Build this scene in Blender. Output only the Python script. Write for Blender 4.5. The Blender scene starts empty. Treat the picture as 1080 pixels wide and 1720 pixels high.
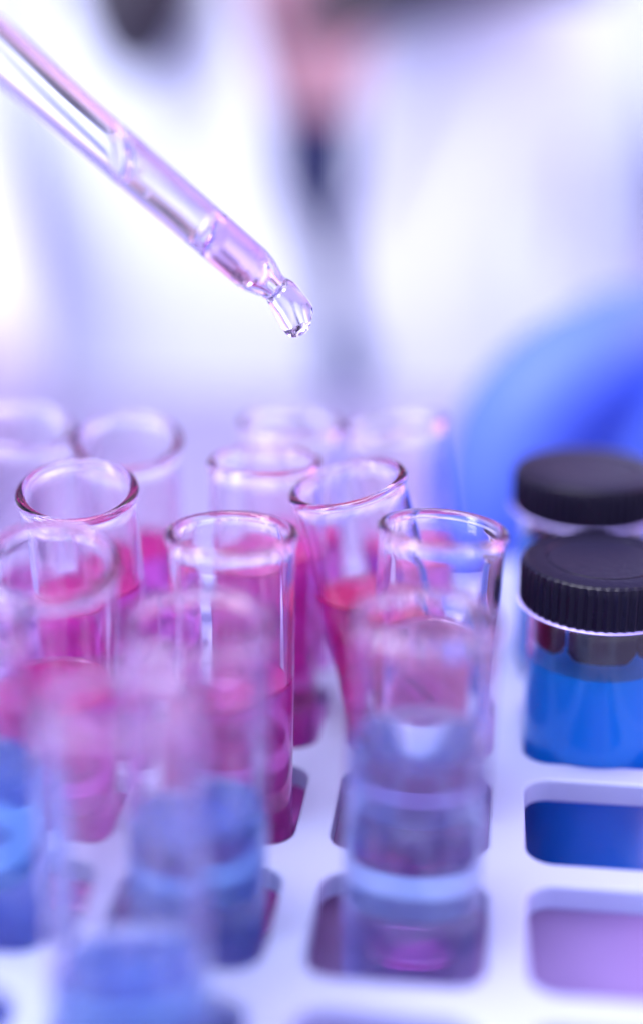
import bpy, bmesh, math, random
from mathutils import Vector, Matrix, Quaternion
random.seed(7)
S = 0.01                      # everything below is written in centimetres
SC = bpy.context.scene
C = SC.collection
R = math.radians

# ------------------------------------------------------------------ camera
cam = bpy.data.cameras.new('camera')
co = bpy.data.objects.new('camera', cam); C.objects.link(co)
cam.sensor_fit = 'VERTICAL'; cam.sensor_height = 36; cam.sensor_width = 24
cam.lens = 50
cam.clip_start = 0.01; cam.clip_end = 50
cam.dof.use_dof = True; cam.dof.focus_distance = 18.5*S; cam.dof.aperture_fstop = 3.3
co.location = (0, 0, 16.4*S)
co.rotation_euler = (R(70), 0, R(6.95))
SC.camera = co

# ------------------------------------------------------------------ world + lamps
w = bpy.data.worlds.new('World'); SC.world = w; w.use_nodes = True
bg = w.node_tree.nodes['Background']
bg.inputs[0].default_value = (0.76, 0.72, 1.0, 1); bg.inputs[1].default_value = 1.0

def area(name, loc, target, size, sizey, power, col):
    l = bpy.data.lights.new(name, 'AREA'); l.shape = 'RECTANGLE'
    l.size = size*S; l.size_y = sizey*S; l.energy = power; l.color = col
    o = bpy.data.objects.new(name, l); C.objects.link(o)
    o.location = Vector(loc)*S
    o.rotation_euler = (Vector(target)-Vector(loc)).to_track_quat('-Z', 'Y').to_euler()
    return o
area('ceiling_panel_lamp', (-10, 42, 120), (-6, 30, 0), 110, 60, 5.5, (0.80, 0.82, 1.0))
area('window_lamp', (-75, -30, 55), (-4, 20, 6), 30, 80, 7.0, (0.86, 0.9, 1.0))
area('magenta_fill', (95, 80, 70), (0, 18, 8), 120, 110, 5.5, (1.0, 0.30, 0.75))  # added tint source for pink glass rims, no known lamp there
area('coat_lamp', (-20, 15, 95), (-8, 75, 8), 60, 50, 6.6, (0.90, 0.88, 1.0))

SC.view_settings.view_transform = 'Standard'; SC.view_settings.look = 'None'
SC.view_settings.gamma = 1; SC.view_settings.exposure = 0.74
SC.view_settings.use_curve_mapping = False
cy = SC.cycles
cy.max_bounces = 40; cy.transmission_bounces = 40; cy.transparent_max_bounces = 24
cy.glossy_bounces = 10; cy.diffuse_bounces = 8; cy.volume_bounces = 0
cy.caustics_refractive = True; cy.caustics_reflective = True; cy.blur_glossy = 0.5
cy.use_denoising = True
try: cy.denoiser = 'OPENIMAGEDENOISE'
except Exception: pass
cy.sample_clamp_indirect = 6

# ------------------------------------------------------------------ materials
def mat(name, col, rough=0.5, bump=0, bscale=40, var=0, sss=0, spec=0.5, sheen=0):
    m = bpy.data.materials.new(name); m.use_nodes = True
    n = m.node_tree.nodes; L = m.node_tree.links
    b = n['Principled BSDF']
    b.inputs['Base Color'].default_value = (*col, 1); b.inputs['Roughness'].default_value = rough
    b.inputs['Specular IOR Level'].default_value = spec
    b.inputs['Sheen Weight'].default_value = sheen
    if sss:
        b.inputs['Subsurface Weight'].default_value = sss; b.inputs['Subsurface Scale'].default_value = 0.004
    if bump or var:
        tc = n.new('ShaderNodeTexCoord'); t = n.new('ShaderNodeTexNoise')
        t.inputs['Scale'].default_value = bscale/ S * 0.01; t.inputs['Detail'].default_value = 6
        L.new(tc.outputs['Object'], t.inputs['Vector'])
        if bump:
            bp = n.new('ShaderNodeBump'); bp.inputs['Strength'].default_value = bump
            bp.inputs['Distance'].default_value = 0.0004
            L.new(t.outputs['Fac'], bp.inputs['Height']); L.new(bp.outputs['Normal'], b.inputs['Normal'])
        if var:
            mx = n.new('ShaderNodeMix'); mx.data_type = 'RGBA'
            mx.inputs[6].default_value = (*[c*(1-var) for c in col], 1)
            mx.inputs[7].default_value = (*[min(1, c*(1+var)) for c in col], 1)
            L.new(t.outputs['Fac'], mx.inputs[0]); L.new(mx.outputs[2], b.inputs['Base Color'])
    return m

def clear(name, ior, k=None, rough=0.0, col=(1, 1, 1), bump=0, bscale=300, milk=None):
    """refracting material; k = absorption per metre for R, G, B"""
    m = bpy.data.materials.new(name); m.use_nodes = True
    n = m.node_tree.nodes; L = m.node_tree.links
    n.remove(n['Principled BSDF'])
    g = n.new('ShaderNodeBsdfGlass'); g.inputs['IOR'].default_value = ior
    g.inputs['Roughness'].default_value = rough; g.inputs['Color'].default_value = (*col, 1)
    if milk:
        fac, mc, tr = milk        # a cloudy share of the surface, for dyed, slightly turbid liquids
        df = n.new('ShaderNodeBsdfDiffuse'); df.inputs['Color'].default_value = (*mc, 1)
        tl = n.new('ShaderNodeBsdfTranslucent'); tl.inputs['Color'].default_value = (*mc, 1)
        a1 = n.new('ShaderNodeMixShader'); a1.inputs[0].default_value = tr
        L.new(df.outputs[0], a1.inputs[1]); L.new(tl.outputs[0], a1.inputs[2])
        a2 = n.new('ShaderNodeMixShader'); a2.inputs[0].default_value = fac
        L.new(g.outputs[0], a2.inputs[1]); L.new(a1.outputs[0], a2.inputs[2])
        L.new(a2.outputs[0], n['Material Output'].inputs['Surface'])
    else:
        L.new(g.outputs[0], n['Material Output'].inputs['Surface'])
    if bump:
        tc = n.new('ShaderNodeTexCoord'); t = n.new('ShaderNodeTexNoise')
        t.inputs['Scale'].default_value = bscale; L.new(tc.outputs['Object'], t.inputs['Vector'])
        bp = n.new('ShaderNodeBump'); bp.inputs['Strength'].default_value = bump; bp.inputs['Distance'].default_value = 0.0003
        L.new(t.outputs['Fac'], bp.inputs['Height']); L.new(bp.outputs['Normal'], g.inputs['Normal'])
    if k:
        v = n.new('ShaderNodeVolumeAbsorption'); d = max(k)
        v.inputs['Density'].default_value = d
        v.inputs['Color'].default_value = (*[1-x/d for x in k], 1)
        L.new(v.outputs[0], n['Material Output'].inputs['Volume'])
    return m

M = {}
M['glass'] = clear('tube_glass', 1.47, (3, 40, 7), bump=0.05, bscale=120)
M['bottle_glass'] = clear('bottle_glass', 1.48, (10, 14, 4))
M['pip_glass'] = clear('pipette_glass', 1.47, (44, 36, 8))
M['pink'] = clear('pink_liquid', 1.34, (0, 95, 12), milk=(0.28, (1.0, 0.05, 0.52), 0.25))
M['pale_pink'] = clear('pale_pink_liquid', 1.34, (2, 40, 8), milk=(0.10, (1.0, 0.38, 0.82), 0.5))
M['red'] = clear('deep_pink_liquid', 1.34, (0, 170, 45), milk=(0.28, (1.0, 0.02, 0.28), 0.25))
M['light_blue'] = clear('light_blue_liquid', 1.34, (75, 27, 0), milk=(0.20, (0.18, 0.38, 1.0), 0.3))
M['lavender'] = clear('lavender_blue_liquid', 1.34, (38, 14, 0), milk=(0.08, (0.42, 0.56, 1.0), 0.5))
M['blue'] = clear('blue_liquid', 1.34, (200, 40, 1), milk=(0.95, (0.004, 0.30, 1.0), 0.0))
M['pip_liquid'] = clear('pipette_liquid', 1.42, (2, 9, 1))
M['pip_pink'] = clear('pipette_pink_liquid', 1.34, (10, 85, 12))
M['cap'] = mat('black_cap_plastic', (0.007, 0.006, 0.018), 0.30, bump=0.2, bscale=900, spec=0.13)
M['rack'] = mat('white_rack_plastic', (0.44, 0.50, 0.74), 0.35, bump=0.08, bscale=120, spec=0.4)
M['shelf'] = mat('shade_tinted_shelf_plastic', (0.26, 0.18, 0.44), 0.4, bump=0.05, bscale=100)  # white plastic with violet shade and coloured light put into its colour
M['bench'] = mat('bench_top', (0.20, 0.18, 0.33), 0.4, var=0.08, bscale=12)
M['wall'] = mat('unlit_wall_paint', (0.34, 0.32, 0.66), 0.8, var=0.05, bscale=3)  # darker violet of an unlit wall, shade put into the base colour
M['coat'] = mat('white_coat_cloth', (0.65, 0.69, 0.82), 0.85, bump=0.5, bscale=30)
M['skin'] = mat('skin', (0.50, 0.26, 0.34), 0.5, sss=0.15)
M['hair'] = mat('black_hair', (0.012, 0.008, 0.018), 0.45, bump=0.6, bscale=200)
M['shirt'] = mat('navy_shirt', (0.006, 0.010, 0.07), 0.8, bump=0.3, bscale=150)
M['button'] = mat('blue_button', (0.03, 0.05, 0.22), 0.3)
M['glove'] = mat('blue_nitrile', (0.06, 0.12, 0.62), 0.5, bump=0.35, bscale=60, spec=0.3)
M['rubber'] = mat('grey_rubber', (0.05, 0.05, 0.08), 0.5)
M['lips'] = mat('lip_skin', (0.5, 0.15, 0.17), 0.5)
M['eye'] = mat('eye_white', (0.8, 0.8, 0.8), 0.2)
M['iris'] = mat('dark_iris', (0.03, 0.02, 0.02), 0.2)
M['steel'] = mat('steel', (0.6, 0.6, 0.65), 0.3)

_n = M['rack'].node_tree.nodes; _l = M['rack'].node_tree.links
_t = _n.new('ShaderNodeBsdfTranslucent'); _t.inputs['Color'].default_value = (0.62, 0.60, 0.92, 1)
_m = _n.new('ShaderNodeMixShader'); _m.inputs[0].default_value = 0.28
_l.new(_n['Principled BSDF'].outputs[0], _m.inputs[1]); _l.new(_t.outputs[0], _m.inputs[2])
_l.new(_m.outputs[0], _n['Material Output'].inputs['Surface'])

# ------------------------------------------------------------------ helpers
def link(name, me, m, parent=None, smooth=True, sharp=0):
    o = bpy.data.objects.new(name, me); C.objects.link(o)
    me.materials.append(m)
    if smooth:
        for p in me.polygons: p.use_smooth = True
        if sharp: me.set_sharp_from_angle(angle=R(sharp))
    if parent is not None: o.parent = parent
    return o

def obj(name, bm, m, parent=None, smooth=True, off=None):
    if off is not None: bmesh.ops.translate(bm, verts=bm.verts, vec=Vector(off))
    bmesh.ops.scale(bm, verts=bm.verts, vec=(S, S, S))
    bmesh.ops.recalc_face_normals(bm, faces=bm.faces)
    me = bpy.data.meshes.new(name); bm.to_mesh(me); bm.free()
    return link(name, me, m, parent, smooth, 24)

def thing(name, label, cat, loc=(0, 0, 0), group=None):
    o = bpy.data.objects.new(name, None); C.objects.link(o)
    o.empty_display_size = 0.01
    o.location = Vector(loc)*S
    o['label'] = label; o['category'] = cat
    if group: o['group'] = group
    return o

def struct(o, label=None):
    o['kind'] = 'structure'
    if label: o['label'] = label
    return o

def lathe(prof, n=64, wob=None):
    """closed surface of revolution; profile points (r, z); r=0 points become poles"""
    bm = bmesh.new(); rings = []
    for i, (r, z) in enumerate(prof):
        if r < 1e-6: rings.append([bm.verts.new((0, 0, z))])
        else:
            ring = []
            for k in range(n):
                a = 2*math.pi*k/n
                rr = r if wob is None else r*wob(i, a)
                ring.append(bm.verts.new((rr*math.cos(a), rr*math.sin(a), z)))
            rings.append(ring)
    for a, b in zip(rings, rings[1:]):
        if len(a) == 1 and len(b) == 1: continue
        for k in range(n):
            k2 = (k+1) % n
            if len(a) == 1: bm.faces.new((a[0], b[k], b[k2]))
            elif len(b) == 1: bm.faces.new((a[k], a[k2], b[0]))
            else: bm.faces.new((a[k], a[k2], b[k2], b[k]))
    return bm

def arc(cx, cz, r, a0, a1, n):
    return [(cx+r*math.cos(R(a0+(a1-a0)*i/n)), cz+r*math.sin(R(a0+(a1-a0)*i/n))) for i in range(n+1)]

def box(x0, x1, y0, y1, z0, z1, bev=0.0, seg=2):
    bm = bmesh.new(); bmesh.ops.create_cube(bm, size=1)
    bmesh.ops.scale(bm, verts=bm.verts, vec=(x1-x0, y1-y0, z1-z0))
    bmesh.ops.translate(bm, verts=bm.verts, vec=((x0+x1)/2, (y0+y1)/2, (z0+z1)/2))
    if bev: bmesh.ops.bevel(bm, geom=bm.edges[:], offset=bev, segments=seg, affect='EDGES', profile=0.5)
    return bm

def skin(name, verts, edges, m, parent, levels=2, root=0):
    """verts: (x,y,z,r) or (x,y,z,rx,ry)"""
    me = bpy.data.meshes.new(name)
    me.from_pydata([Vector(v[:3])*S for v in verts], edges, [])
    o = bpy.data.objects.new(name, me); C.objects.link(o)
    o.modifiers.new('skin', 'SKIN')
    if not me.skin_vertices: pass
    sv = me.skin_vertices[0].data
    for i, v in enumerate(verts):
        rx = v[3]; ry = v[4] if len(v) > 4 else v[3]
        sv[i].radius = (rx*S, ry*S); sv[i].use_root = (i == root)
    s = o.modifiers.new('sub', 'SUBSURF'); s.levels = levels; s.render_levels = levels
    dg = bpy.context.evaluated_depsgraph_get()
    dg.update()
    me2 = bpy.data.meshes.new_from_object(o.evaluated_get(dg))
    bpy.data.objects.remove(o)
    me2.name = name
    me2.materials.clear()
    return link(name, me2, m, parent)

# ------------------------------------------------------------------ setting
b = struct(obj('bench', box(-120, 120, -40, 60, -3, 0, 0.4), M['bench']), 'pale lilac laboratory bench top')
struct(obj('wall', box(-250, 250, 190, 200, -90, 200), M['wall'], smooth=False), 'back wall coloured violet as if unlit, out of focus')
struct(obj('floor', box(-250, 250, -100, 190, -92, -90), M['bench'], smooth=False), 'laboratory floor')

# ------------------------------------------------------------------ rack
UX = [-4.45+2.45*i for i in range(-3, 4)]            # divider centres across: -11.8 ... 2.9
VY = [10.0+2.45*i for i in range(0, 7)]              # divider centres in depth: 10 ... 24.7
PLATE = 6.4
def grid_plate(z0, z1, half=0.995, rc=0.36, cham=0.045):
    bm = bmesh.new(); N = 48
    def hole(h, rc):
        pts = []
        per = N//4
        for q in range(4):
            a0 = 90*q
            # corner arc centre
            cx = (h-rc)*(1 if q in (0, 3) else -1); cyy = (h-rc)*(1 if q in (0, 1) else -1)
            for i in range(per):
                a = R(a0+90*i/(per-1)); pts.append((cx+rc*math.cos(a), cyy+rc*math.sin(a)))
        return pts
    def outer(pts, H):
        out = []
        per = N//4
        for i, (x, y) in enumerate(pts):
            s = H/max(abs(x), abs(y)); q = i//per; k = i % per
            mid = (per-1)/2
            out.append((x*s, y*s))
        return out
    H = 2.45/2
    for i in range(len(UX)-1):
        for j in range(len(VY)-1):
            cx = (UX[i]+UX[i+1])/2; cyy = (VY[j]+VY[j+1])/2
            hp = hole(half, rc); hq = hole(half+cham, rc+cham*0.6); op = outer(hp, H)
            # insert exact corners: snap the two points nearest the diagonal
            for q in range(4):
                sx = 1 if q in (0, 3) else -1; sy = 1 if q in (0, 1) else -1
                for k in range(N//4):
                    idx = q*(N//4)+k; x, y = op[idx]
                    if k in (N//8-1, N//8): op[idx] = (sx*H, sy*H)
            mk = lambda ps, z: [bm.verts.new((cx+x, cyy+y, z)) for x, y in ps]
            loops = [mk(op, z1), mk(hq, z1), mk([((a[0]*.3+c[0]*.7), (a[1]*.3+c[1]*.7)) for a, c in zip(hq, hp)], z1-cham*.35), mk(hp, z1-cham), mk(hp, z0+cham), mk(hq, z0), mk(op, z0)]
            for A, B in zip(loops, loops[1:]):
                for k in range(N):
                    k2 = (k+1) % N
                    try: bm.faces.new((A[k], A[k2], B[k2], B[k]))
                    except ValueError: pass
    bmesh.ops.remove_doubles(bm, verts=bm.verts, dist=0.002)
    bmesh.ops.dissolve_degenerate(bm, edges=bm.edges, dist=0.001)
    return bm
rack = thing('test_tube_rack', 'white plastic rack with a grid of rounded square holes holding the tubes', 'rack', (-4.45, 17.35, 0.0))
ro = (4.45, -17.35, 0)
g = obj('top_grid', grid_plate(PLATE-0.36, PLATE), M['rack'], rack, smooth=False, off=ro)
x0, x1, y0, y1 = UX[0]-1.225+1.225, UX[-1], VY[0], VY[-1]
def skirt(z0, z1, t=0.22):
    bm = bmesh.new()
    for (a, b2, c, d) in ((x0-t, x1+t, y0-t, y0), (x0-t, x1+t, y1, y1+t), (x0-t, x0, y0, y1), (x1, x1+t, y0, y1)):
        q = box(a, b2, c, d, z0, z1, 0.03)
        me = bpy.data.meshes.new('t'); q.to_mesh(me); q.free(); bm.from_mesh(me); bpy.data.meshes.remove(me)
    return bm
obj('frame_edge', skirt(PLATE-1.0, PLATE+0.05), M['rack'], rack, smooth=False, off=ro)
SHELF = 4.25
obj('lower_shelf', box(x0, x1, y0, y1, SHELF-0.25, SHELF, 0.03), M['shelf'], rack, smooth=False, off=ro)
for cx in (x0, x1):
    for cyy in (y0, y1):
        sx = 1 if cx == x0 else -1; sy = 1 if cyy == y0 else -1
        xs = sorted((cx-0.22*sx, cx+0.25*sx)); ys = sorted((cyy-0.22*sy, cyy+0.25*sy))
        obj('leg', box(xs[0], xs[1], ys[0], ys[1], 0, PLATE-1.0, 0.06), M['rack'], rack, off=ro)

# ------------------------------------------------------------------ test tubes
TR, TI = 0.785, 0.695        # outer / inner radius
def tube_profile(L, lip=0.055, r=TR, ri=TI):
    p = [(0, 0)]
    p += [(r*math.sin(R(a)), r-r*math.cos(R(a))) for a in range(8, 91, 8)]
    p += [(r, L*0.5), (r, L-0.32), (r+0.004, L-0.22)]
    # beaded rim
    bc = (r+ri)/2+0.012; br = (r-ri)/2+lip*0.55
    p += arc(bc, L-br, br, -35, 215, 14)
    p += [(ri-0.004, L-0.26), (ri, L-0.36), (ri, L*0.5)]
    b0 = r
    p += [(ri*math.sin(R(a)), b0-ri*math.cos(R(a))) for a in range(88, 7, -8)]
    p += [(0, b0-ri)]
    return p

def liquid_bm(level, axis, r=TR, ri=TI, lvl_add=0.0, ov=0.012):
    """level: height along the tube axis at its centre. axis: unit axis in world; surface stays horizontal"""
    ri = ri+ov
    zx, zy = axis.x/axis.z, axis.y/axis.z
    n = 64
    bm = bmesh.new(); rings = []
    prof = [(ri*math.sin(R(a)), r-ri*math.cos(R(a)), 0) for a in range(8, 89, 8)]
    prof += [(ri, r, 0)]
    for f in (0.3, 0.6, 0.85, 0.97): prof.append((ri, r+(level-r)*f, (0.0, 0.35, 0.85, 1.0)[(0.3, 0.6, 0.85, 0.97).index(f)]))
    men = 0.075
    prof += [(ri, level+men, 1), (ri*0.975, level+men*0.6, 1), (ri*0.94, level+men*0.3, 1), (ri*0.87, level+men*0.08, 1), (ri*0.75, level, 1), (ri*0.4, level, 1)]
    pole0 = bm.verts.new((0, 0, r-ri))
    for rr, z, f in prof:
        ring = []
        for k in range(n):
            a = 2*math.pi*k/n; x = rr*math.cos(a); y = rr*math.sin(a)
            ring.append(bm.verts.new((x, y, z-f*(x*zx+y*zy)*1.0)))
        rings.append(ring)
    pole1 = bm.verts.new((0, 0, level))
    for k in range(n):
        k2 = (k+1) % n
        bm.faces.new((pole0, rings[0][k2], rings[0][k])); bm.faces.new((pole1, rings[-1][k], rings[-1][k2]))
        for A, B in zip(rings, rings[1:]): bm.faces.new((A[k], A[k2], B[k2], B[k]))
    return bm

TL = 5.88
glass_me = None
def test_tube(rim, plate, level, lm, label, scale=1.0):
    """rim: centre of the rim; plate: where the axis crosses the rack's grid; level: world z of the liquid"""
    global glass_me
    rim = Vector(rim); pl = Vector((plate[0], plate[1], PLATE))
    ax = (rim-pl).normalized()
    base = rim-ax*TL
    if base.z < SHELF+0.03:
        base = base
    t = thing('test_tube', label, 'test tube', base, 'glass test tubes standing in the rack')
    q = Vector((0, 0, 1)).rotation_difference(ax)
    t.rotation_mode = 'QUATERNION'; t.rotation_quaternion = q
    if glass_me is None:
        o = obj('tube_glass', lathe(tube_profile(TL), 96), M['glass'], t); glass_me = o.data
    else:
        o = bpy.data.objects.new('tube_glass', glass_me); C.objects.link(o); o.parent = t
    if lm:
        lev = (level-base.z)/ax.z
        # axis expressed in local coordinates: world up seen from the tube
        upl = q.inverted() @ Vector((0, 0, 1))
        obj('liquid', liquid_bm(lev, upl), M[lm], t)
    return t
RZ = 10.2
tubes = [
 # rim (u, v, z), plate (u, v), liquid level z, liquid, label
 ((-5.41, 17.44, RZ), (-5.55, 18.35), 8.65, 'pink', 'tilted glass tube with pink liquid, directly behind the leftmost large-mouthed pink tube'),
 ((-3.13, 19.02, RZ), (-3.15, 18.80), 8.8, 'pink', 'upright clear tube right behind the central front pink tube, its rim small and sharp'),
 ((-1.87, 18.17, RZ), (-1.02, 18.45), 8.5, 'red', 'glass tube leaning strongly to the left, holding deep pink liquid, centre of the rack'),
 ((-3.08, 16.14, RZ), (-3.13, 16.05), 8.15, 'pink', 'sharp central tube of pink liquid, in front of the small upright clear tube'),
 ((-0.50, 16.60, RZ), (-0.72, 16.35), 8.75, 'pale_pink', 'tube of pale pink liquid nearest to the black capped bottles'),
 ((-5.01, 14.95, RZ), (-5.50, 15.95), 8.35, 'pink', 'pink tube tipped towards the viewer and cut by the left edge of the photo'),
 ((-5.30, 19.72, RZ), (-5.55, 20.85), 8.3, 'pink', 'blurred tilted tube behind the two leftmost pink tubes'),
 ((-7.10, 20.34, RZ), (-7.95, 20.90), 7.6, 'pale_pink', 'blurred tube at the far left edge of the back row'),
 ((-3.03, 21.01, RZ), (-3.20, 21.05), 8.4, 'pink', 'blurred back row tube showing behind the small upright clear tube'),
 ((-1.44, 21.20, RZ), (-0.95, 21.05), 8.3, 'pink', 'blurred back row tube just left of the blue gloved hand'),
 ((-2.94, 13.47, RZ), (-3.10, 13.60), 7.85, 'light_blue', 'blurred near tube of light blue liquid standing before the central pink tube'),
 ((-0.58, 13.91, RZ), (-0.66, 13.75), 8.75, 'lavender', 'blurred near tube of pale lavender blue liquid before the pale pink tube'),
 ((-3.34, 11.65, RZ), (-3.28, 11.30), 7.35, 'light_blue', 'nearest, most blurred tube, light blue at the bottom edge of the photo'),
 ((-5.53, 13.15, RZ), (-5.70, 13.60), 8.3, 'light_blue', 'blurred near tube of light blue liquid at the left edge'),
]
for a in tubes: test_tube(*a)

# ------------------------------------------------------------------ screw cap bottles
def bottle(x, y, zcap, label, loc_z, lev, cr):
    t = thing('screw_cap_bottle', label, 'bottle', (x, y, loc_z), 'black capped bottles standing in the rack')
    H = zcap-loc_z                # height to the cap's top
    ch = 0.62                     # cap height
    zb = H-ch                     # underside of the cap
    r = 0.975; ri = 0.885
    p = [(0, 0)]+[(r-0.15+0.15*math.sin(R(a)), 0.15-0.15*math.cos(R(a))) for a in range(0, 91, 15)]
    p += [(r, zb-0.2), (r+0.01, zb-0.10)]
    p += [(r-0.06, zb-0.02), (r-0.12, zb+0.05), (r-0.12, zb+0.45), (ri-0.10, zb+0.45), (ri-0.10, zb), (ri-0.02, zb-0.12), (ri, zb-0.25), (ri, 0.22), (ri-0.12, 0.10), (0, 0.10)]
    obj('bottle_glass', lathe(p, 96), M['bottle_glass'], t)
    l = lev-loc_z; rr = ri+0.012
    q = [(0, 0.09), (rr-0.13, 0.09), (rr, 0.2), (rr, l+0.06), (rr*0.97, l+0.03), (rr*0.9, l+0.004), (rr*0.8, l), (0, l)]
    obj('liquid', lathe(q, 96), M['blue'], t)
    # collar: translucent ring peeping out under the cap
    obj('collar', lathe([(r-0.10, zb-0.055), (cr-0.03, zb-0.055), (cr+0.005, zb-0.03), (cr-0.03, zb-0.006), (r-0.10, zb-0.006), (r-0.10, zb-0.055)], 96), M['collar'], t)
    # cap with knurled side and a raised ring groove on top
    n = 8*56
    bm = bmesh.new(); rings = []
    prof = [(cr-0.02, zb, 1), (cr, zb+0.03, 1), (cr, zb+0.46, 1), (cr-0.008, zb+0.53, .9), (cr-0.03, zb+0.58, .35), (cr-0.07, zb+0.61, 0), (cr-0.11, zb+0.62, 0),
            (cr*0.70, zb+0.622, 0), (cr*0.685, zb+0.60, 0), (cr*0.67, zb+0.60, 0), (cr*0.655, zb+0.618, 0), (cr*0.3, zb+0.615, 0)]
    bott = bm.verts.new((0, 0, zb+0.5)); topv = bm.verts.new((0, 0, zb+0.612))
    for (rr2, z, kk) in prof:
        ring = []
        for k in range(n):
            a = 2*math.pi*k/n; ph = (k % 8)/8*2*math.pi
            d = 0.034*kk*(0.5-0.5*math.cos(ph))**0.8
            ring.append(bm.verts.new(((rr2-d)*math.cos(a), (rr2-d)*math.sin(a), z)))
        rings.append(ring)
    inner = []
    for z in (zb, zb+0.5):
        inner.append([bm.verts.new(((r-0.09)*math.cos(2*math.pi*k/n), (r-0.09)*math.sin(2*math.pi*k/n), z)) for k in range(n)])
    for k in range(n):
        k2 = (k+1) % n
        for A, B in zip(rings, rings[1:]): bm.faces.new((A[k], A[k2], B[k2], B[k]))
        bm.faces.new((rings[-1][k], rings[-1][k2], topv))
        bm.faces.new((inner[0][k2], inner[0][k], inner[1][k], inner[1][k2]))
        bm.faces.new((inner[1][k2], inner[1][k], bott))
        bm.faces.new((rings[0][k2], rings[0][k], inner[0][k], inner[0][k2]))
    obj('cap', bm, M['cap'], t)
    for a0, a1 in ((-26, 36), (-90, -37), (47, 100)):  # dark blocks added to stand for the rear cap's refracted reflection
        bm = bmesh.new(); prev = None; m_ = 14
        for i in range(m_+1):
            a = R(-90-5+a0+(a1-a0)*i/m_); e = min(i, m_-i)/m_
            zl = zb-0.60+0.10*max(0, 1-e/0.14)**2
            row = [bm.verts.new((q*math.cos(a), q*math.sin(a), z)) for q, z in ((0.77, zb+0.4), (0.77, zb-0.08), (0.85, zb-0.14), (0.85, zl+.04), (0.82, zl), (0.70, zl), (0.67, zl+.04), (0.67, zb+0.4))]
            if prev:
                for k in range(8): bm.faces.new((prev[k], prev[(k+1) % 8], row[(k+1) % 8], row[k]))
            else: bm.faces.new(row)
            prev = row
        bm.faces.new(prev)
        obj('cap_reflection_block', bm, M['cap'], t)
    return t
M['collar'] = mat('lilac_collar_plastic', (0.42, 0.36, 0.85), 0.25)
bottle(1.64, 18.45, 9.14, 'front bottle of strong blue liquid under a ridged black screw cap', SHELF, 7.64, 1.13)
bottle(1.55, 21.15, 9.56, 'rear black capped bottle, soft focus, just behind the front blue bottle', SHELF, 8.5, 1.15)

# ------------------------------------------------------------------ pipette
tip = Vector((-2.746, 17.873, 12.844)); d = Vector((-0.7048, -0.2317, 0.6704)).normalized()
pip = thing('dropper_pipette', 'slanting clear glass dropper with a drop of pink liquid near its tip', 'pipette', tip)
pip.rotation_mode = 'QUATERNION'; pip.rotation_quaternion = Vector((0, 0, 1)).rotation_difference(d)
PL = 12.0
def pr(z): return 0.292+0.0065*z      # outer radius, slightly growing upward
p = [(0.08, -0.03), (0.12, -0.05), (0.175, -0.03), (0.185, 0.03), (0.195, 0.10), (0.22, 0.17), (0.255, 0.25), (0.28, 0.34)]
p += [(pr(z), z) for z in (0.45, 2, 5, 8, PL-0.05)] + [(pr(PL)-0.03, PL), (pr(PL)-0.09, PL)]
p += [(pr(z)-0.075, z) for z in (PL-0.1, 8, 5, 2, 0.55)] + [(0.205, 0.45), (0.16, 0.34), (0.10, 0.22), (0.08, 0.12), (0.08, -0.03)]
rnd = random.Random(3)
obj('glass_barrel', lathe(p, 72), M['pip_glass'], pip)
def plug(z0, z1, rr, bulge0=0.1, bulge1=0.06):
    q = [(0, z0)]
    for a in (20, 45, 70, 90): q.append((rr*math.sin(R(a)), z0+bulge0*(1-math.cos(R(a)))))
    q += [(rr, z1), (rr*0.93, z1-bulge1*0.5), (rr*0.7, z1-bulge1), (0, z1-bulge1)]
    return q
cl = [(0.236*math.sin(R(a_)), 1.30-0.14*math.cos(R(a_))) for a_ in range(0, 91, 9)]
cl += [(0.238, 1.6), (0.243, 2.5), (0.245, 2.66)] + [(0.245*math.cos(R(a_)), 2.70-0.34*math.sin(R(a_))+0.30*math.cos(R(a_))*0) for a_ in range(0, 91, 9)]
cl[0] = (0, cl[0][1]); cl[-1] = (0, cl[-1][1])
bmd = lathe(cl, 64)
for v in bmd.verts:
    if v.co.z > 2.0: v.co.z += v.co.x*0.9*min(1, (v.co.z-2.0)/0.4)
obj('clear_liquid', bmd, M['pip_liquid'], pip)
pk = [(0, 0.20), (0.07, 0.21), (0.11, 0.26), (0.17, 0.36), (0.215, 0.46), (0.232, 0.60), (0.234, 0.95)] + [(0.234*math.cos(R(a_)), 1.0+0.13*math.sin(R(a_))) for a_ in range(0, 91, 9)]
pk[-1] = (0, pk[-1][1])
bmd = lathe(pk, 64)
for v in bmd.verts:
    if v.co.z > 0.7: v.co.z += 0.07*math.sin(2*math.atan2(v.co.y, v.co.x)+0.6)*min(1, (v.co.x**2+v.co.y**2)**0.5/0.2)+0.25*v.co.x
obj('pink_drop', bmd, M['pip_pink'], pip)
# the hanging drop at the mouth, pulled straight down by its weight
dr = [(0.15, 0.04), (0.195, 0.0), (0.222, -0.08), (0.243, -0.18), (0.25, -0.30), (0.245, -0.40), (0.215, -0.475), (0.155, -0.52), (0.08, -0.535), (0, -0.54)]
bmd = lathe([(0, 0.05)]+dr, 56)
dn = Vector((0, 0, 1)).rotation_difference(d).inverted() @ Vector((0, 0, -1))
for v in bmd.verts:
    f = max(0, -v.co.z)**1.6
    v.co += Vector((dn.x, dn.y, 0))*f*0.6+Vector((0, 0, min(0, v.co.z)*0.10))
    if v.co.z < -0.1: v.co *= 1+0.07*math.sin(3*math.atan2(v.co.y, v.co.x)+v.co.z*9)
obj('hanging_drop', bmd, M['pip_liquid'], pip)
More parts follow.
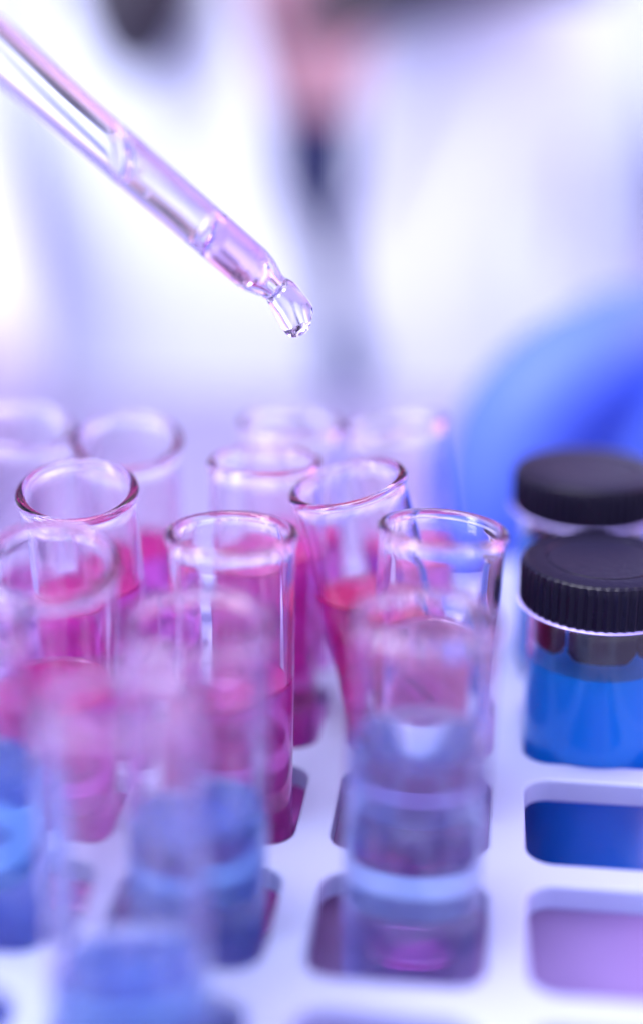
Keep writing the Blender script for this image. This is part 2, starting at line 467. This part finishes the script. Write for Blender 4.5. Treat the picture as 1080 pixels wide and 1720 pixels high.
# little air bubbles caught in the column
for (bx, by, bz, brr) in ((0.05, -0.14, 2.30, 0.055), (-0.08, -0.12, 2.05, 0.03), (0.11, -0.08, 1.7, 0.025)):
    bm = bmesh.new(); bmesh.ops.create_uvsphere(bm, u_segments=20, v_segments=12, radius=brr)
    obj('air_bubble', bm, M['pip_liquid'], pip, off=(bx, by, bz))
bb = bmesh.new(); bmesh.ops.create_uvsphere(bb, u_segments=20, v_segments=12, radius=0.05)
pb = lathe([(pr(PL)-0.02, PL-1.0), (pr(PL)+0.12, PL-1.0), (pr(PL)+0.14, PL-0.3), (0.62, PL+0.3), (0.78, PL+1.2), (0.78, PL+2.4), (0.6, PL+3.2), (0.3, PL+3.6), (0, PL+3.7), (0, PL+3.5), (0.5, PL+3.0), (0.6, PL+1.2), (pr(PL)-0.02, PL), (pr(PL)-0.02, PL-1.0)], 40)
obj('rubber_bulb', pb, M['rubber'], pip)
bb.free()

# ------------------------------------------------------------------ the person behind the bench
person = thing('person', 'person in a white coat over a dark top, reaching forward with a blue gloved hand', 'person', (-8, 78, -60))
po = Vector((8, -78, 60))
def P(v): return (v[0]+po.x, v[1]+po.y, v[2]+po.z)+tuple(v[3:])
# one continuous body: pelvis - chest - neck - head, both arms, thighs and shins (seated)
bv = [(-8, 80, -52, 15, 11), (-8, 79, -38, 13, 10), (-8, 78, -20, 13.5, 10), (-8, 77.5, 0, 15, 10), (-8, 78, 14, 15.5, 9.5), (-8, 78, 24, 11, 8), (-8, 78.5, 29, 5.5, 5.5), (-8, 77, 34, 5.2, 5.4), (-8, 75, 40, 7.2, 8.6), (-8, 75.5, 47, 7.4, 9.0), (-8, 76, 52, 5, 6),
      (10, 77, 22, 6, 6), (15, 70, 8, 4.8, 4.8), (17, 58, -1.5, 4.2, 4.2), (14, 46, 3.5, 3.4, 3.4), (9.0, 37.5, 8.2, 2.6, 2.3),
      (-26, 77, 22, 6, 6), (-29, 69, 10, 4.8, 4.8), (-24, 58, -2, 4.2, 4.2), (-22, 37, 11.5, 3.4, 3.4), (-18.0, 24.0, 20.5, 2.6, 2.3),
      (0, 80, -55, 8.5, 8.5), (2, 62, -56, 7, 7), (2, 44, -55, 6, 6), (2, 46, -75, 5, 5), (2, 48, -86, 3.6, 3.6),
      (-16, 80, -55, 8.5, 8.5), (-18, 62, -56, 7, 7), (-18, 44, -55, 6, 6), (-18, 46, -75, 5, 5), (-18, 48, -86, 3.6, 3.6)]
be = [(0, 1), (1, 2), (2, 3), (3, 4), (4, 5), (5, 6), (6, 7), (7, 8), (8, 9), (9, 10), (5, 11), (11, 12), (12, 13), (13, 14), (14, 15),
      (5, 16), (16, 17), (17, 18), (18, 19), (19, 20), (0, 21), (21, 22), (22, 23), (23, 24), (24, 25), (0, 26), (26, 27), (27, 28), (28, 29), (29, 30)]
body = skin('body', [P(v) for v in bv], be, M['skin'], person)

# chest shell helper: an elliptical wrap with a front opening
def wrap(zs, rx, ry, gap, cx, cyy, t=0.5, n=72, wave=0.0, seed=1):
    """zs list; rx, ry, gap, cx, cyy: functions of z. gap(z)=(left x, right x) of the opening measured on the front. thickness t"""
    rd = random.Random(seed); ph = [rd.uniform(0, 6.28) for _ in range(6)]
    bm = bmesh.new(); outer, inner = [], []
    for z in zs:
        a, b2 = rx(z), ry(z); gl, gr = gap(z)
        # front is at angle -90deg; start right of the opening, run round the back, end left of it
        al = -math.pi/2+math.asin(max(-0.98, min(0.98, (gr-cx(z))/a)))
        ar = -math.pi/2+math.asin(max(-0.98, min(0.98, (gl-cx(z))/a)))+2*math.pi
        ro_, ri_ = [], []
        for k in range(n+1):
            # denser near the front
            f = k/n; an = al+(ar-al)*f
            wv = 1+wave*(math.sin(an*7+z*0.13+ph[0])*0.5+math.sin(an*13-z*0.21+ph[1])*0.3+math.sin(z*0.45+an*3+ph[2])*0.35)
            x = cx(z)+a*wv*math.cos(an); y = cyy(z)+b2*wv*math.sin(an)
            ro_.append(bm.verts.new(P((x, y, z))))
            x = cx(z)+(a-t)*wv*math.cos(an); y = cyy(z)+(b2-t)*wv*math.sin(an)
            ri_.append(bm.verts.new(P((x, y, z))))
        outer.append(ro_); inner.append(ri_)
    m_ = len(zs)
    for i in range(m_-1):
        for k in range(n):
            bm.faces.new((outer[i][k], outer[i][k+1], outer[i+1][k+1], outer[i+1][k]))
            bm.faces.new((inner[i+1][k], inner[i+1][k+1], inner[i][k+1], inner[i][k]))
        bm.faces.new((outer[i+1][0], inner[i+1][0], inner[i][0], outer[i][0]))
        bm.faces.new((outer[i][n], inner[i][n], inner[i+1][n], outer[i+1][n]))
    for k in range(n):
        bm.faces.new((outer[0][k+1], outer[0][k], inner[0][k], inner[0][k+1]))
        bm.faces.new((outer[-1][k], outer[-1][k+1], inner[-1][k+1], inner[-1][k]))
    return bm
def lerp(t, x):
    if x <= t[0][0]: return t[0][1]
    for (a, b_), (c, d_) in zip(t, t[1:]):
        if x <= c: return b_+(d_-b_)*(x-a)/(c-a)
    return t[-1][1]
zs = [-50+2*i for i in range(39)]
RX = lambda z: lerp([(-50, 18), (-20, 16), (0, 17.2), (14, 18), (22, 14), (26, 8)], z)
RY = lambda z: lerp([(-50, 14), (-20, 12), (14, 12), (22, 10.5), (26, 8)], z)
GC = lambda z: lerp([(-50, -6.2), (0, -6.8), (7, -8.0), (26, -8.2)], z)
GL = lambda z: GC(z)-lerp([(-50, 0.25), (2, 0.75), (5.5, 1.1), (8, 2.1), (11, 2.3), (16, 3.6), (26, 6)], z)
GR = lambda z: GC(z)+lerp([(-50, 0.25), (2, 0.7), (5.5, 0.9), (8, 1.5), (11, 1.7), (16, 2.6), (26, 6)], z)
obj('coat', wrap(zs, RX, RY, lambda z: (GL(z), GR(z)), lambda z: -8, lambda z: 78.2, 0.35, wave=0.018), M['coat'], person)
zs2 = [-50+2*i for i in range(30)]+[9.4, 10.4, 11.2]
obj('top', wrap(zs2, lambda z: RX(z)-1.0, lambda z: RY(z)-0.9, lambda z: (-8.01, -7.99), lambda z: -8, lambda z: 78.2, 0.3), M['shirt'], person)
# sleeves: tapering skins over both arms
def sleeve(vs):
    return skin('sleeve', [P(v) for v in vs], [(i, i+1) for i in range(len(vs)-1)], M['coat'], person)
sleeve([(4, 78, 22, 7.5, 7.5), (11, 76.5, 20, 7.4, 7.4), (15, 70, 8, 6.4, 6.4), (17, 58, -1, 6, 6), (14.6, 47, 2.5, 5, 5), (12.2, 42.5, 5.2, 4.2, 4.2)])
sleeve([(-20, 78, 22, 7.5, 7.5), (-28, 76.5, 20, 7.2, 7.2), (-29.5, 69, 10, 6.2, 6.2), (-24, 58, -1, 5.6, 5.6), (-22.6, 40, 9.5, 4.8, 4.8), (-20.8, 32, 14.6, 4.0, 4.0)])
# lapels / collar edges along the V
for s, gg in ((-1, GL), (1, GR)):
    bm = bmesh.new(); prev = None
    for i in range(14):
        z = 7.0+i*1.4; xi = gg(z); wd = lerp([(7, 0.3), (12, 2.2), (18, 4.5), (26, 4)], z)
        row = []
        for f, lift in ((0, 0.05), (0.25, 0.45), (1, 0.5), (1, 0.15), (0.25, 0.1)):
            x = xi+s*wd*f
            q = max(0.02, 1-((x+8)/RX(z))**2)
            y = 78.2-RY(z)*1.03*math.sqrt(q)-lift
            row.append(bm.verts.new(P((x, y, z))))
        if prev:
            for k in range(5): bm.faces.new((prev[k], prev[(k+1) % 5], row[(k+1) % 5], row[k]))
        else: bm.faces.new(row)
        prev = row
    bm.faces.new(prev)
    obj('lapel', bm, M['coat'], person)
for z in (0.3, -12):
    bm = lathe([(0, 0.0), (1.15, 0.0), (1.25, 0.14), (1.15, 0.3), (0.9, 0.24), (0, 0.24)], 32)
    bmesh.ops.rotate(bm, verts=bm.verts, matrix=Matrix.Rotation(R(90), 3, 'X'))
    obj('button', bm, M['button'], person, off=P((GC(z), 78.2-RY(z)*1.04-0.15, z)))
# breast pocket with a flap and a pen clipped in it
bm = box(2.0, 8.5, -0.25, 0.25, -6, 5.5, 0.15)
bmesh.ops.rotate(bm, verts=bm.verts, matrix=Matrix.Rotation(R(32), 3, 'Z'), cent=(5, 0, 0))
obj('pocket', bm, M['coat'], person, off=P((-1.3, 68.5, 0.5)))
bm = lathe([(0, -3), (0.25, -2.7), (0.42, -2), (0.42, 2.4), (0.3, 2.7), (0, 2.75)], 20)
obj('pen', bm, mat('lilac_pen_plastic', (0.34, 0.32, 0.72), 0.4), person, off=P((3.3, 67.0, 7.4)))
# hair: long locks falling on both sides of the neck, one swept over the right shoulder
hv = [(-8, 79, 48, 8.6, 9.8), (-8, 81, 40, 8.6, 8), (-8, 83, 30, 7.5, 5), (-14.5, 76, 36, 3, 4), (-16, 69, 27, 3, 3), (-16.2, 65.5, 20.5, 2.6, 2.4), (-15.9, 64.5, 18.0, 3.6, 3.0), (-15.9, 63.8, 15.2, 2.9, 2.5), (-16.0,63.6,12.8,1.2,1.2),
      (-1.5, 76, 36, 3, 4), (-1, 69, 28, 3.2, 3), (-2, 64.5, 20.5, 3.6, 2.2), (-5.2, 63.5, 16.8, 2.4, 1.8), (-8.0, 63.8, 15.6, 1.6, 1.4), (-9.4, 64.2, 14.9, 0.5, 0.5), (1.5, 64.5, 17.6, 1.9, 1.6), (4.4, 65, 16.9, 0.6, 0.6)]
he = [(0, 1), (1, 2), (1, 3), (3, 4), (4, 5), (5, 6), (6, 7), (7, 8), (1, 9), (9, 10), (10, 11), (11, 12), (12, 13), (13, 14), (11, 15), (15, 16)]
skin('hair', [P(v) for v in hv], he, M['hair'], person)
# face details
def ball(name, c, r, m, sc=(1, 1, 1)):
    bm = bmesh.new(); bmesh.ops.create_uvsphere(bm, u_segments=20, v_segments=14, radius=r)
    bmesh.ops.scale(bm, verts=bm.verts, vec=sc); return obj(name, bm, m, person, off=P(c))
for sx in (-1, 1):
    e = ball('eye', (-8+sx*3.1, 67.7, 43), 1.15, M['eye']); ball('ear', (-8+sx*7.2, 76, 42), 2.2, M['skin'], (0.35, 0.7, 1.1))
ball('nose', (-8, 66.6, 40.5), 1.3, M['skin'], (0.8, 1, 1.5)); ball('mouth', (-8, 67.6, 37), 1.6, M['lips'], (1.3, 0.5, 0.4))

# gloves: a palm and five separate fingers each, one continuous skin
def glove(wrist, palm, fingers, thumb, cuff):
    vs = [cuff+(3.3, 3.0), wrist+(2.9, 2.5), palm+(3.6, 3.0)]; ed = [(0, 1), (1, 2)]
    parts = [skin('glove', [P(v) for v in vs], ed, M['glove'], person)]
    if palm[0] > 0: parts.append(skin('web', [P(v) for v in ((5.6, 33.2, 8.6, 2.3), (3.6, 31.2, 8.1, 2.0), (2.7, 30.4, 6.6, 2.0), (2.6, 30.2, 5.0, 1.8), (2.7, 30.2, 3.6, 1.3))], [(0, 1), (1, 2), (2, 3), (3, 4)], M['glove'], person))
    for f in fingers+[thumb]:
        parts.append(skin('finger', [P(v) for v in f], [(i, i+1) for i in range(len(f)-1)], M['glove'], person, levels=2))
    # join everything into the one glove mesh
    bm = bmesh.new()
    for q in parts:
        bm.from_mesh(q.data)
    for q in parts: bpy.data.objects.remove(q)
    me = bpy.data.meshes.new('glove'); bm.to_mesh(me); bm.free()
    o = link('glove', me, M['glove'], person)
    rm = o.modifiers.new('r', 'REMESH'); rm.mode = 'VOXEL'; rm.voxel_size = 0.0016; rm.use_smooth_shade = True
    sm = o.modifiers.new('s', 'SMOOTH'); sm.iterations = 4; sm.factor = 0.5
    dg = bpy.context.evaluated_depsgraph_get(); dg.update()
    me2 = bpy.data.meshes.new_from_object(o.evaluated_get(dg)); o.modifiers.clear(); o.data = me2; me2.name = 'glove'
    for p_ in me2.polygons: p_.use_smooth = True
    return o
glove((8.2, 37.0, 8.6), (5.6, 33.2, 8.9),
      [[(4.6, 32.6, 8.7, 1.4), (1.9, 30.0, 8.9, 1.6), (0.6, 28.8, 8.0, 1.5), (0.3, 28.2, 6.8, 1.4), (0.45, 27.6, 5.4, 1.05), (0.95, 27.6, 4.8, 0.6)],
       [(5.2, 33.2, 8.7, 1.3), (3.0, 31.6, 8.7, 1.1), (1.8, 30.8, 8.2, 0.9), (1.5, 29.8, 6.8, 0.85), (1.6, 29.0, 5.2, 0.8), (1.7, 28.7, 4.5, 0.6)],
       [(5.8, 34.2, 8.8, 1.2), (3.6, 34.4, 9.0, 1.1), (2.2, 34.2, 8.8, 1.0), (1.8, 33.4, 7.0, 0.9), (2.0, 33.0, 5.6, 0.75)],
       [(6.2, 34.8, 8.8, 1.1), (4.4, 35.8, 9.2, 1.0), (3.2, 35.8, 8.0, 0.9), (2.8, 35.2, 6.6, 0.8), (3.0, 34.8, 5.8, 0.65)]],
      [(6.4, 32.4, 9.0, 1.7), (5.5, 29.6, 9.0, 1.3), (4.7, 27.7, 8.2, 1.15), (4.3, 26.8, 6.9, 1.0), (4.1, 26.5, 5.8, 0.75)],
      (11.8, 42.0, 5.8))
glove((-17.4, 23.2, 20.8), (-15.4, 19.2, 22.0),
      [[(-15.4, 19.2, 22.4, 1.2), (-13.4, 17.0, 24.0, 1.0), (-12.0, 15.2, 24.0, 0.9), (-11.4, 14.2, 22.8, 0.8)],
       [(-15.8, 18.8, 22.0, 1.2), (-14.2, 16.0, 23.2, 1.0), (-12.9, 14.0, 22.8, 0.9), (-12.2, 13.4, 21.6, 0.8)],
       [(-16.2, 18.6, 21.4, 1.1), (-15.4, 15.6, 22.2, 1.0), (-14.2, 13.8, 21.6, 0.9), (-13.4, 13.6, 20.4, 0.75)],
       [(-16.6, 18.6, 20.8, 1.0), (-16.6, 16.0, 20.8, 0.9), (-15.8, 14.4, 20.0, 0.8), (-14.8, 14.2, 19.2, 0.65)]],
      [(-15.2, 20.4, 21.0, 1.4), (-13.4, 18.4, 20.8, 1.15), (-12.3, 16.8, 21.4, 1.0), (-11.8, 15.8, 22.0, 0.8)],
      (-21.6, 29.5, 17.2))
